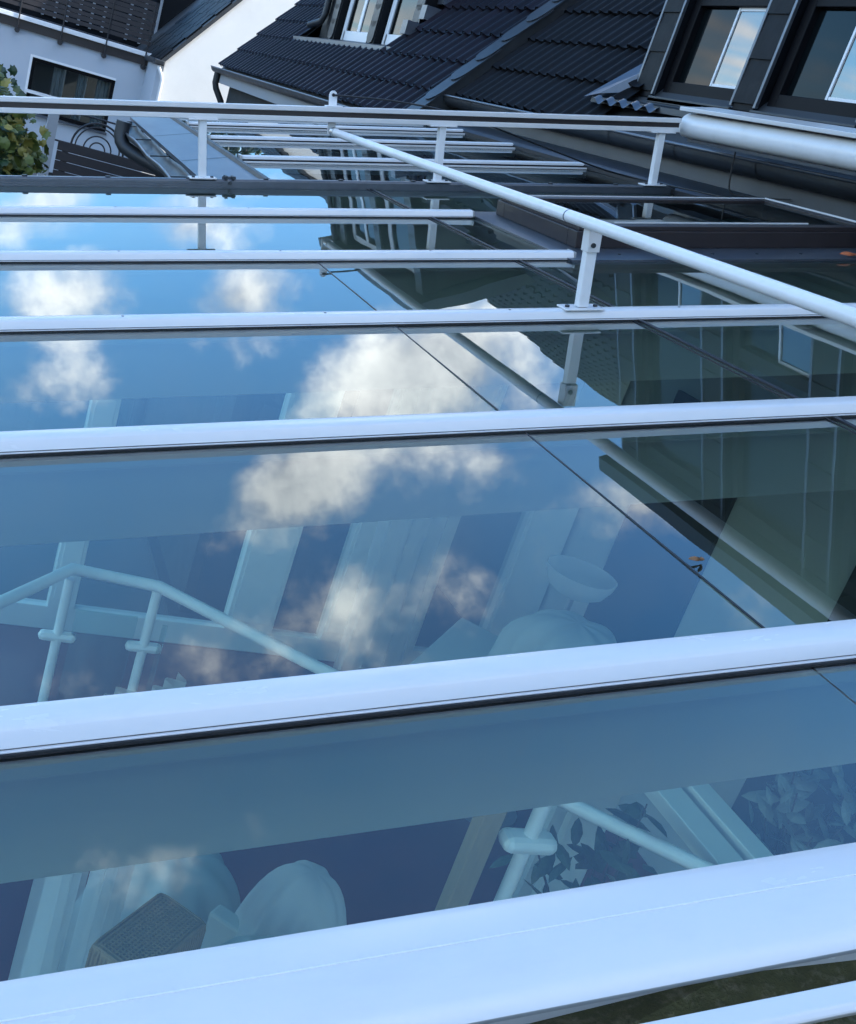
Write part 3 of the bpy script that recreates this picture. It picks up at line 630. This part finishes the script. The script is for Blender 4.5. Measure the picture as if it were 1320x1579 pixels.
mb = MB(); mb.box(-7, ex - .01, YA - .14, YA - .05, -.2, -.11); build(mb, 'terrace_gutter', 'window_white', gab, bevel=.01)
mb = MB(); mb.box(-7, ex - .012, YA - .06, YA - .003, -.37, -.205); build(mb, 'dark_band', 'brown_frame', gab)  # dark strip below the terrace gutter
mb = MB()
for (x0, x1, z0, z1) in ((WX0, WX0 + .07, WZ0, WZ1), (WX1 - .07, WX1, WZ0, WZ1), (WX0 + .07, WX1 - .07, WZ1 - .07, WZ1), (WX0 + .07, WX1 - .07, WZ0, WZ0 + .07)): mb.box(x0, x1, YA + .06, YA + .14, z0, z1)
wo_ = build(mb, 'window', 'window_dark', gab)
mb = MB(); mb.add([(WX0 + .05, YA + .1, WZ0 + .05), (WX1 - .05, YA + .1, WZ0 + .05), (WX1 - .05, YA + .1, WZ1 - .05), (WX0 + .05, YA + .1, WZ1 - .05)], [(0, 1, 2, 3)]); build(mb, 'pane', 'clear_glass', wo_)
mb = MB(); mb.box(WX0 - .04, WX1 - .55, YA - .08, YA + .05, WZ0 + .36, WZ0 + .42); mb.box(WX0 - .05, WX0 - .0, YA - .012, YA + .05, WZ0, WZ1 + .04); mb.box(WX0, WX1, YA - .012, YA + .05, WZ1, WZ1 + .045); build(mb, 'window_trim', 'window_white', wo_)
mb = MB(); mb.box(WX0 - .06, WX1 + .02, YA - .09, YA + .06, WZ0 - .05, WZ0 + .0); build(mb, 'sill', 'zinc', wo_)
mb = MB(); mb.box(WX0 - .3, WX1 + .3, YA + 1.2, YA + 1.25, ZF, -.3); build(mb, 'room_back', 'inner_dark', gab)
for (x0, x1) in ((1.25, 1.5), (1.75, 1.95), (2.15, 2.42)):
    mb = MB(); vs = []; n = 14
    for j in range(n + 1): t = j / n; x = x0 + (x1 - x0) * t; vs += [(x, YA + .25 + .03 * math.sin(t * 20), WZ0), (x, YA + .25 + .03 * math.sin(t * 20), WZ1)]
    mb.add(vs, [(2 * j, 2 * j + 2, 2 * j + 3, 2 * j + 1) for j in range(n)]); build(mb, 'curtain', 'render_grey', wo_, smooth=60)
# terrace railing, posts carried on round wall plates
for x in (-1.25, -.42, .40, 1.25, 2.14, 2.96):
    mb = MB(); mb.tube([(x, YA - .16, -.40), (x, YA - .16, .85)], .014, 8); rp = build(mb, 'railing_post', 'iron', gab, smooth=60)
    mb = MB(); mb.disc((x, YA - .17, -.41), (0, 1, 0), .05, .165, 14); build(mb, 'wall_plate', 'iron', rp, smooth=40)
for k in range(9):
    mb = MB(); z = .02 + k * .095; mb.box(-5, ex - .15, YA - .155, YA - .135, z, z + .075 + .012 * (k % 2)); build(mb, 'railing_slat', 'dark_wood', gab)
mb = MB(); mb.box(-7, 5, YA + 3.2, YA + 3.4, -.2, 1.45); tw_ = build(mb, 'terrace_wall', 'slate_dark', gab)
for (x0, x1) in ((.9, 1.5), (1.7, 2.3), (2.8, 3.5), (-.8, -.1)):
    mb = MB()
    for (a, b, c, dd) in ((x0, x0 + .06, 0, 1.4), (x1 - .06, x1, 0, 1.4), (x0, x1, 1.34, 1.4), ((x0 + x1) / 2 - .03, (x0 + x1) / 2 + .03, 0, 1.4)): mb.box(a, b, YA + 3.12, YA + 3.19, c, dd)
    build(mb, 'terrace_door', 'render_grey', gab)
    mb = MB(); mb.box(x0 + .05, x1 - .05, YA + 3.16, YA + 3.198, .02, 1.36); build(mb, 'door_pane', 'pane', gab)
mb = MB(); mb.tube([(ex - .1, YG - .02, ez - .06), (ex - .1, YG - .02, ez - .14), (ex - .03, YG - .07, ez - .26), (ex - .0, YG - .07, ez - .35), (ex - .0, YG - .07, ZF)], .035, 10); build(mb, 'downpipe', 'window_white', gab, smooth=60)
mb = MB(); mb.box(ex - .22, ex - .02, YG - .1, YG + 3.2, ez - .1, ez - .0); build(mb, 'eave_gutter', 'zinc_dark', gab, bevel=.02)

# ================================================================== garden things at the left
fen = empty('slatted_gate', WF(1.5, 15, ZF), 'dark slatted wooden gate with wrought iron semicircles on top, left of the zinc edge', 'gate')
for k in range(10):
    mb = MB(); z = -1.52 - k * .125; mb.box(.98, 2.45, 15, 15.03, z, z + .117); build(mb, 'slat', 'dark_wood', fen, bevel=.004)
for x in (1.05, 2.3):
    mb = MB(); mb.box(x, x + .08, 15.03, 15.09, ZF, -1.42); build(mb, 'batten', 'dark_wood', fen)
mb = MB(); mb.box(.80, .93, 14.97, 15.12, ZF, -1.05); build(mb, 'gate_post', 'render_grey', fen)
for r in (.34, .29, .18, .10):
    mb = MB(); mb.tube([(1.48 + r * math.cos(a * math.pi / 16), 15.02, -1.41 + r * math.sin(a * math.pi / 16)) for a in range(17)], .010 if r < .3 else .014, 8); build(mb, 'iron_arc', 'iron', fen, smooth=60)
mb = MB(); mb.tube([(.93, 15.02, -1.02), (2.5, 15.02, -1.02)], .012, 8); mb.tube([(.93, 15.02, -1.41), (2.5, 15.02, -1.41)], .012, 8)
for x in (1.48, 1.98, 2.2, 2.45): mb.tube([(x, 15.02, -1.41 if x != 1.48 else -1.07), (x, 15.02, -1.02)], .010, 8)
build(mb, 'iron_frame', 'iron', fen, smooth=60)

def leafmesh(mb, c, n, size, lobed=True):
    n = n.normalized(); a = n.orthogonal().normalized(); a = (Matrix.Rotation(random.uniform(0, 6.28), 3, n) @ a); b2 = n.cross(a)
    if lobed: pts = [(0, -.5), (.22, -.42), (.5, -.18), (.36, -.02), (.48, .22), (.2, .22), (0, .55), (-.2, .22), (-.48, .22), (-.36, -.02), (-.5, -.18), (-.22, -.42)]
    else: pts = [(0, -.5), (.14, -.3), (.2, 0), (.12, .3), (0, .5), (-.12, .3), (-.2, 0), (-.14, -.3)]
    o = len(mb.v); mb.v.append(c + n * size * .06)
    for (x, y) in pts: mb.v.append(c + (a * x + b2 * y) * size - n * size * .12 * (x * x + y * y) * 2)
    k = len(pts)
    for i in range(k): mb.f.append((o, o + 1 + i, o + 1 + (i + 1) % k))
def shrub(name, label, boxes, count, size, seedv, mats=('leaf', 'leaf_yellow', 'leaf_dark'), weights=(.5, .22, .28), group=None):
    random.seed(seedv); ctr = boxes[0]
    root = empty(name, WF(ctr[0], ctr[1], ZF), label, 'shrub', group)
    stems = MB()
    for q in range(9):
        bx = random.choice(boxes); tip = (random.gauss(bx[0], bx[3] * .5), random.gauss(bx[1], bx[4] * .5), bx[2] + bx[5] * random.uniform(.2, .9))
        b0 = (ctr[0] + random.uniform(-.15, .15), ctr[1] + random.uniform(-.1, .1), ZF); md = tuple((b0[i] + tip[i]) / 2 + random.uniform(-.12, .12) for i in range(3))
        stems.tube([b0, md, tip], [.03, .02, .006], 7)
    build(stems, 'trunk', 'bark', root, smooth=60)
    mbs = {k: MB() for k in mats}
    cl = []
    for bx in boxes:
        for q in range(max(6, int(count / 14 * bx[6]))):
            u = Vector((random.gauss(0, 1), random.gauss(0, 1), random.gauss(0, 1))).normalized() * (random.random() ** .35)
            cl.append(WF(bx[0] + u.x * bx[3], bx[1] + u.y * bx[4], bx[2] + u.z * bx[5]))
    for c in cl:
        mt = random.choices(mats, weights)[0]
        for q in range(14):
            mm = mt if random.random() < .7 else random.choices(mats, weights)[0]
            p = c + Vector((random.gauss(0, .08), random.gauss(0, .08), random.gauss(0, .08)))
            leafmesh(mbs[mm], p, Vector((random.gauss(-.1, .6), random.gauss(-.5, .6), random.gauss(.6, .5))), size * random.uniform(.6, 1.25))
    for k, mb in mbs.items(): build(mb, 'crown', k, root)
    return root
shrub('vine_shrub', 'bushy green and yellowing vine at the left edge beside the gate', [(.05, 9.2, -1.25, .42, .5, .62, 1.0), (-.25, 9.4, -.75, .35, .4, .38, .6), (-.5, 9.3, -1.9, .8, .6, 1.0, 1.0)], 3600, .085, 3)
tr = empty('broad_tree', WF(6.4, 40, ZF), 'dark broad crowned tree mirrored at the far end of the glass roof', 'tree'); random.seed(31)
mb = MB(); mb.tube([(6.4, 40, ZF), (6.5, 40, 0), (6.3, 40, 3.5)], [.35, .26, .1], 10)
for q in range(9): a = q * .7; mb.tube([(6.45, 40, .2 + q * .3), (6.45 + 1.5 * math.cos(a), 40 + 1.5 * math.sin(a), 1.6 + q * .3), (6.45 + 2.6 * math.cos(a), 40 + 2.6 * math.sin(a), 2.6 + q * .25)], [.13, .08, .03], 7)
build(mb, 'trunk', 'bark', tr, smooth=60)
mb = MB()
for q in range(300):
    u = Vector((random.gauss(0, 1), random.gauss(0, 1), random.gauss(0, 1))).normalized() * random.random() ** .4
    c = WF(5.7 + u.x * 4.6, 40 + u.y * 3, 2.1 + u.z * 3.3)
    for k in range(26): leafmesh(mb, c + Vector((random.gauss(0, .38), random.gauss(0, .38), random.gauss(0, .3))), Vector((random.gauss(0, .6), random.gauss(-.3, .6), random.gauss(.6, .4))), random.uniform(.22, .42), False)
build(mb, 'crown', 'leaf_dark', tr)
random.seed(11)
# moss lying in the near gutter
mb = MB(RF); mb.add([(B0 + k * .2, .30 + j * .05, -.05 + random.uniform(-.012, .012)) for k in range(17) for j in range(7)], [(k * 7 + j, (k + 1) * 7 + j, (k + 1) * 7 + j + 1, k * 7 + j + 1) for k in range(16) for j in range(6)])
for q in range(2600):
    c = RF(random.uniform(-.2, 1.9), random.uniform(.35, .565), -.048 + random.uniform(0, .012)); leafmesh(mb, c, Vector((random.gauss(0, .5), random.gauss(-.2, .5), 1)), random.uniform(.006, .018), False)
tag(build(mb, 'gutter_moss', 'moss', kind='stuff'), 'brown green moss and litter lying in the gutter below near beam', 'moss')

# ================================================================== inside the conservatory
ir = empty('stair_railing', WF(.8, 3.6, ZF), 'white tubular stair railing with round clamps seen through the second row of panes from below', 'railing')
HP = [(-.1, 3.1, -1.98), (.322, 3.456, -1.9), (.59, 3.753, -1.88), (.934, 3.742, -1.9), (1.476, 3.254, -1.9), (1.9, 2.9, -1.9)]
mb = MB(); mb.tube(HP, .024, 14); build(mb, 'handrail', 'white_tube', ir, smooth=50)
for (x, y) in ((.59, 3.753), (.934, 3.742), (-.1, 3.1)):
    mb = MB(); mb.tube([(x, y, -1.92), (x, y, ZF)], .02, 12); po = build(mb, 'railing_post', 'white_tube', ir, smooth=60)
    for z in (-2.18, -2.65):
        mb = MB(); mb.box(x - .075, x + .075, y - .022, y + .022, z - .022, z + .022); build(mb, 'glass_clamp', 'white_tube', po, bevel=.02)
mb = MB(); mb.box(.64, .885, 3.742, 3.752, -2.8, -2.05); mb.box(.98, 1.0, 3.7, 3.71, -2.8, -2.05); build(mb, 'railing_glass', 'clear_glass', ir)
ir2 = empty('short_railing', WF(2.1, 2.5, ZF), 'white railing with crossed clamp beside the plant in the lowest pane', 'railing')
mb = MB(); mb.tube([(2.05, 2.93, -2.0), (2.33, 2.66, -2.0), (2.67, 2.39, -2.0), (2.95, 2.15, -2.0)], .027, 14); build(mb, 'handrail', 'white_tube', ir2, smooth=60)
mb = MB(); mb.tube([(2.06, 2.5, -1.86), (2.06, 2.5, ZF)], .026, 12); po = build(mb, 'railing_post', 'white_tube', ir2, smooth=60)
mb = MB(); mb.box(1.96, 2.16, 2.455, 2.545, -2.06, -2.0); build(mb, 'glass_clamp', 'white_tube', po, bevel=.025)
tag(build(MB().box(1.86, 1.94, 2.50, 2.56, ZF, -1.7), 'wooden_post', 'pine', bevel=.006, loc=WF(1.9, 2.5, ZF)), 'pale brown wooden post next to the railing clamp in the lowest pane', 'post')
tag(build(MB().box(2.77, 2.90, .9, 3.4, -2.06, -2.0).box(2.935, 3.04, .9, 3.4, -2.06, -1.985).box(2.8, 3.0, 1.2, 1.26, ZF, -2.06).box(2.8, 3.0, 3.2, 3.26, ZF, -2.06), 'white_bench', 'white_beam', bevel=.004, loc=WF(2.9, 2.1, ZF)), 'narrow white bench of two long boards in the lowest pane', 'bench')
# wicker chair with cushion
ch = empty('wicker_chair', WF(.75, 2.2, ZF), 'brown woven wicker chair seen through the lowest pane at left', 'chair')
u_ = Vector((.16, .15, 0)).normalized(); v_ = Vector((.7, -.72, 0)).normalized()
def CH(a, b, z): p = Vector((.72, 2.06, 0)) + u_ * a + v_ * b; return WF(p.x, p.y, z)
mb = MB(CH); mb.box(-.14, .14, -.075, -.05, -2.42, -2.03); mb.box(-.14, .14, .055, .08, -2.42, -2.03); mb.box(-.14, -.115, -.05, .055, -2.42, -2.03); mb.box(.115, .14, -.05, .055, -2.42, -2.03); mb.box(-.115, .115, -.05, .055, -2.06, -2.035); build(mb, 'armrest', 'wicker', ch, bevel=.008)
for k in range(25):
    mb = MB(CH); a = -.135 + k * .01125; mb.tube([(a, -.076, -2.4), (a, -.076, -2.05), (a, -.070, -2.033), (a, -.05, -2.029), (a, .06, -2.029), (a, .076, -2.035), (a, .081, -2.05), (a, .081, -2.4)], .0035, 6); build(mb, 'wicker_strand', 'wicker', ch)
for k in range(14):
    mb = MB(CH); b = -.073 + k * .0115; mb.tube([(-.141, b, -2.4), (-.141, b, -2.05), (-.136, b, -2.035), (-.12, b, -2.0285), (.12, b, -2.0285), (.136, b, -2.035), (.141, b, -2.05), (.141, b, -2.4)], .0033, 6); build(mb, 'wicker_strand', 'wicker', ch)
mb = MB(CH); mb.box(-.14, .5, .08, .6, -2.56, -2.42); build(mb, 'seat', 'cloth', ch, bevel=.03)
for (a, b) in ((-.12, -.06), (-.12, .56), (.46, -.06), (.46, .56)):
    mb = MB(CH); mb.box(a, a + .03, b, b + .03, ZF, -2.42 if b < 0 else -2.56); build(mb, 'leg', 'wicker', ch)
mb = MB(CH); mb.box(.44, .5, -.06, .6, -2.56, -2.28); build(mb, 'backrest', 'cloth', ch, bevel=.01)
def dome(name, label, cat, c, rx_, ry_, h, zb, material, rot=0, seedv=1, sharp=1.0):
    random.seed(seedv); mb = MB(ident); nr, na = 12, 72; ph = [random.uniform(0, 6.28) for _ in range(4)]
    vs = [WF(c[0], c[1], zb + h)]
    for i in range(1, nr + 1):
        t = i / nr
        for j in range(na):
            a = 2 * math.pi * j / na; fold = 1 + t * .11 * math.sin(5 * a + ph[0]) + t * .07 * math.sin(11 * a + ph[1])
            x = math.cos(a) * rx_ * t ** .8 * fold; y = math.sin(a) * ry_ * t ** .8 * fold
            z = zb + h * (1 - t ** 2.2) ** sharp + .012 * math.sin(7 * a + ph[2]) * t if t < 1 else zb
            vs.append(WF(c[0] + x * math.cos(rot) - y * math.sin(rot), c[1] + x * math.sin(rot) + y * math.cos(rot), z))
    fs = [(0, 1 + j, 1 + (j + 1) % na) for j in range(na)]
    for i in range(nr - 1):
        for j in range(na): a = 1 + i * na; fs.append((a + j, a + na + j, a + na + (j + 1) % na, a + (j + 1) % na))
    mb.raw(vs, fs); return tag(build(mb, name, material, smooth=70, loc=WF(c[0], c[1], zb)), label, cat)
dome('cushion', 'pale blue cushion leaning on the wicker chair in the lowest pane', 'cushion', (.99, 2.02), .17, .12, .12, -2.16, 'cloth', .6, 2)
dome('draped_cloth', 'translucent white cloth draped over a seat, right of the wicker chair', 'cloth', (1.22, 2.26), .19, .24, .96, ZF, 'sheer', .3, 5, .5)
dome('seat_cover', 'smooth pale cloth over a seat behind the wicker chair', 'cloth', (1.0, 2.85), .30, .28, .5, ZF + .02, 'cloth', .2, 6, .4)
def curtain(name, label, x0, y0, x1, y1, z0, z1, seedv, material='sheer'):
    random.seed(seedv); mb = MB(); n = 26; m_ = 8; vs = []
    d0 = Vector((x1 - x0, y1 - y0)).normalized(); nn = Vector((-d0.y, d0.x))
    for i in range(m_ + 1):
        s = i / m_
        for j in range(n + 1):
            t = j / n; f = (.025 + .02 * s) * math.sin(t * 22 + seedv + s) ; k = 1 - .25 * math.sin(s * 3.1) * (t - .5)
            vs.append((x0 + (x1 - x0) * t * k + nn.x * f, y0 + (y1 - y0) * t * k + nn.y * f, z1 + (z0 - z1) * s))
    mb.add(vs, [(i * (n + 1) + j, i * (n + 1) + j + 1, (i + 1) * (n + 1) + j + 1, (i + 1) * (n + 1) + j) for i in range(m_) for j in range(n)])
    return tag(build(mb, name, material, smooth=60, loc=WF((x0 + x1) / 2, (y0 + y1) / 2, z0)), label, 'curtain')
curtain('sheer_curtain', 'sheer bluish curtain hanging at the left edge of the lowest pane', .44, 2.15, .56, 2.28, ZF, -1.45, 1)
curtain('sheer_curtain', 'second sheer curtain strip just left of the wicker chair', .60, 2.30, .74, 2.45, ZF, -1.5, 4)
curtain('long_drape', 'broad pale drape hanging by the end wall, under the large cloud', 2.2, 4.7, 2.75, 4.95, ZF, -1.0, 9)
# table, bowl
tb = empty('table', WF(2.75, 4.1, ZF), 'pale green table whose corner shows below the glass bowl', 'table')
mb = MB(); c0 = Vector((2.70, 4.44)); a1 = Vector((-.68, -.74)); a2 = Vector((.68, -.74)); Lh = [c0, c0 + a1 * .9, c0 + a1 * .9 + a2 * .9, c0 + a2 * .9]
mb.prism([(p.x, p.y) for p in Lh], -2.24, -2.2, 2); build(mb, 'table_top', 'inner_wall', tb, bevel=.004)
for p in Lh:
    q = p + (Vector((2.70, 3.78)) - p) * .12; mb = MB(); mb.box(q.x - .03, q.x + .03, q.y - .03, q.y + .03, ZF, -2.24); build(mb, 'leg', 'inner_wall', tb)
bo = empty('glass_bowl_lamp', WF(2.85, 3.85, ZF), 'shiny glass bowl lamp on a stand, right of centre in the second row of panes', 'lamp')
mb = MB(); vs = []; fs = []
for i, (r, z) in enumerate(((.03, -1.72), (.09, -1.71), (.13, -1.685), (.155, -1.64), (.165, -1.60), (.160, -1.60), (.15, -1.64), (.125, -1.68), (.085, -1.704), (.015, -1.712))):
    for j in range(28): a = 2 * math.pi * j / 28; vs.append((2.85 + r * math.cos(a), 3.85 + r * math.sin(a), z))
mb.add(vs, [(i * 28 + j, i * 28 + (j + 1) % 28, (i + 1) * 28 + (j + 1) % 28, (i + 1) * 28 + j) for i in range(9) for j in range(28)]); build(mb, 'bowl', 'sheer', bo, smooth=60)
mb = MB(); mb.tube([(2.85, 3.85, -1.72), (2.85, 3.85, ZF + .03)], .014, 12); mb.tube([(2.85, 3.85, ZF + .03), (2.85, 3.85, ZF)], .16, 20); build(mb, 'stand', 'steel', bo, smooth=40)
dome('side_table_cloth', 'white cloth hanging over a round side table under the glass bowl', 'cloth', (2.60, 3.40), .26, .26, .34, -1.98, 'cloth', .1, 8, .3)
sdt = empty('side_table', WF(2.6, 3.4, ZF), 'round side table under the white cloth below the glass bowl', 'table')
build(MB().tube([(2.6, 3.4, -1.72), (2.6, 3.4, -1.745)], .12, 24), 'table_top', 'dark_wood', sdt); build(MB().tube([(2.6, 3.4, -1.745), (2.6, 3.4, ZF)], .03, 12), 'leg', 'dark_wood', sdt)
def plant(name, label, c, n, size, spread, h, material, seedv):
    random.seed(seedv); root = empty(name, WF(c[0], c[1], ZF), label, 'plant')
    mb = MB(); vs = []
    for (r, z) in ((.10, 0), (.14, .26), (.15, .28), (.13, .28), (.12, .24)):
        for j in range(20): a = 2 * math.pi * j / 20; vs.append((c[0] + r * math.cos(a), c[1] + r * math.sin(a), ZF + z))
    mb.add(vs, [(i * 20 + j, i * 20 + (j + 1) % 20, (i + 1) * 20 + (j + 1) % 20, (i + 1) * 20 + j) for i in range(4) for j in range(20)] + [tuple(range(20))[::-1], tuple(80 + j for j in range(20))]); build(mb, 'pot', 'pot', root, smooth=40)
    st = MB(); lf = MB()
    for q in range(9):
        a = random.uniform(0, 6.28); tip = (c[0] + spread * math.cos(a) * random.uniform(.3, 1), c[1] + spread * math.sin(a) * random.uniform(.3, 1), ZF + .24 + h * random.uniform(.6, 1))
        md = (c[0] + (tip[0] - c[0]) * .35, c[1] + (tip[1] - c[1]) * .35, ZF + .24 + (tip[2] - ZF - .24) * .6)
        st.tube([(c[0], c[1], ZF + .2), md, tip], [.008, .006, .003], 6)
        for k in range(n):
            t = random.uniform(.25, 1); p = WF(*[md[i] + (tip[i] - md[i]) * t + random.gauss(0, .05) for i in range(3)]); leafmesh(lf, p, Vector((random.gauss(0, .6), random.gauss(-.3, .6), 1)), size * random.uniform(.6, 1.2), False)
    build(st, 'stem', 'bark', root); build(lf, 'foliage', material, root); return root
plant('potted_plant', 'dark leafy potted plant behind the short railing in the lowest pane', (2.36, 2.38), 9, .15, .34, .85, 'leaf_dark', 21)
plant('pale_plant', 'pale silvery leafed potted plant at the right edge of the lowest pane', (3.27, 2.56), 15, .12, .24, 1.12, 'leaf_pale', 22)
plant('potted_plant', 'small green potted plant below the pale leafed one', (3.33, 2.25), 7, .10, .2, .8, 'leaf_dark', 23)

# ================================================================== small things on the roof
mb = MB(ident); leafmesh(mb, RF(3.17, 3.60, .012), Vector((-.2, -.5, 1)), .075, False); leafmesh(mb, RF(3.20, 3.59, .008), Vector((.3, -.3, 1)), .06, False)
o = build(mb, 'rust_leaf', 'leaf_rust', loc=RF(3.07, 3.6, 0)); o.modifiers.new('t', 'SOLIDIFY').thickness = .001; tag(o, 'rust orange fallen leaf on the flashing at the right edge', 'leaf')
random.seed(5); mb = MB(ident); leafmesh(mb, RF(1.022, 1.32, -.004), Vector((-.1, -.3, 1)), .028, False); leafmesh(mb, RF(1.030, 1.315, -.002), Vector((.3, -.2, 1)), .02, False)
o = build(mb, 'dead_leaf', 'leaf_brown', loc=RF(1.02, 1.32, 0)); o.modifiers.new('t', 'SOLIDIFY').thickness = .0008; tag(o, 'tiny brown dead leaf lying on the big pane beside the joint', 'leaf')
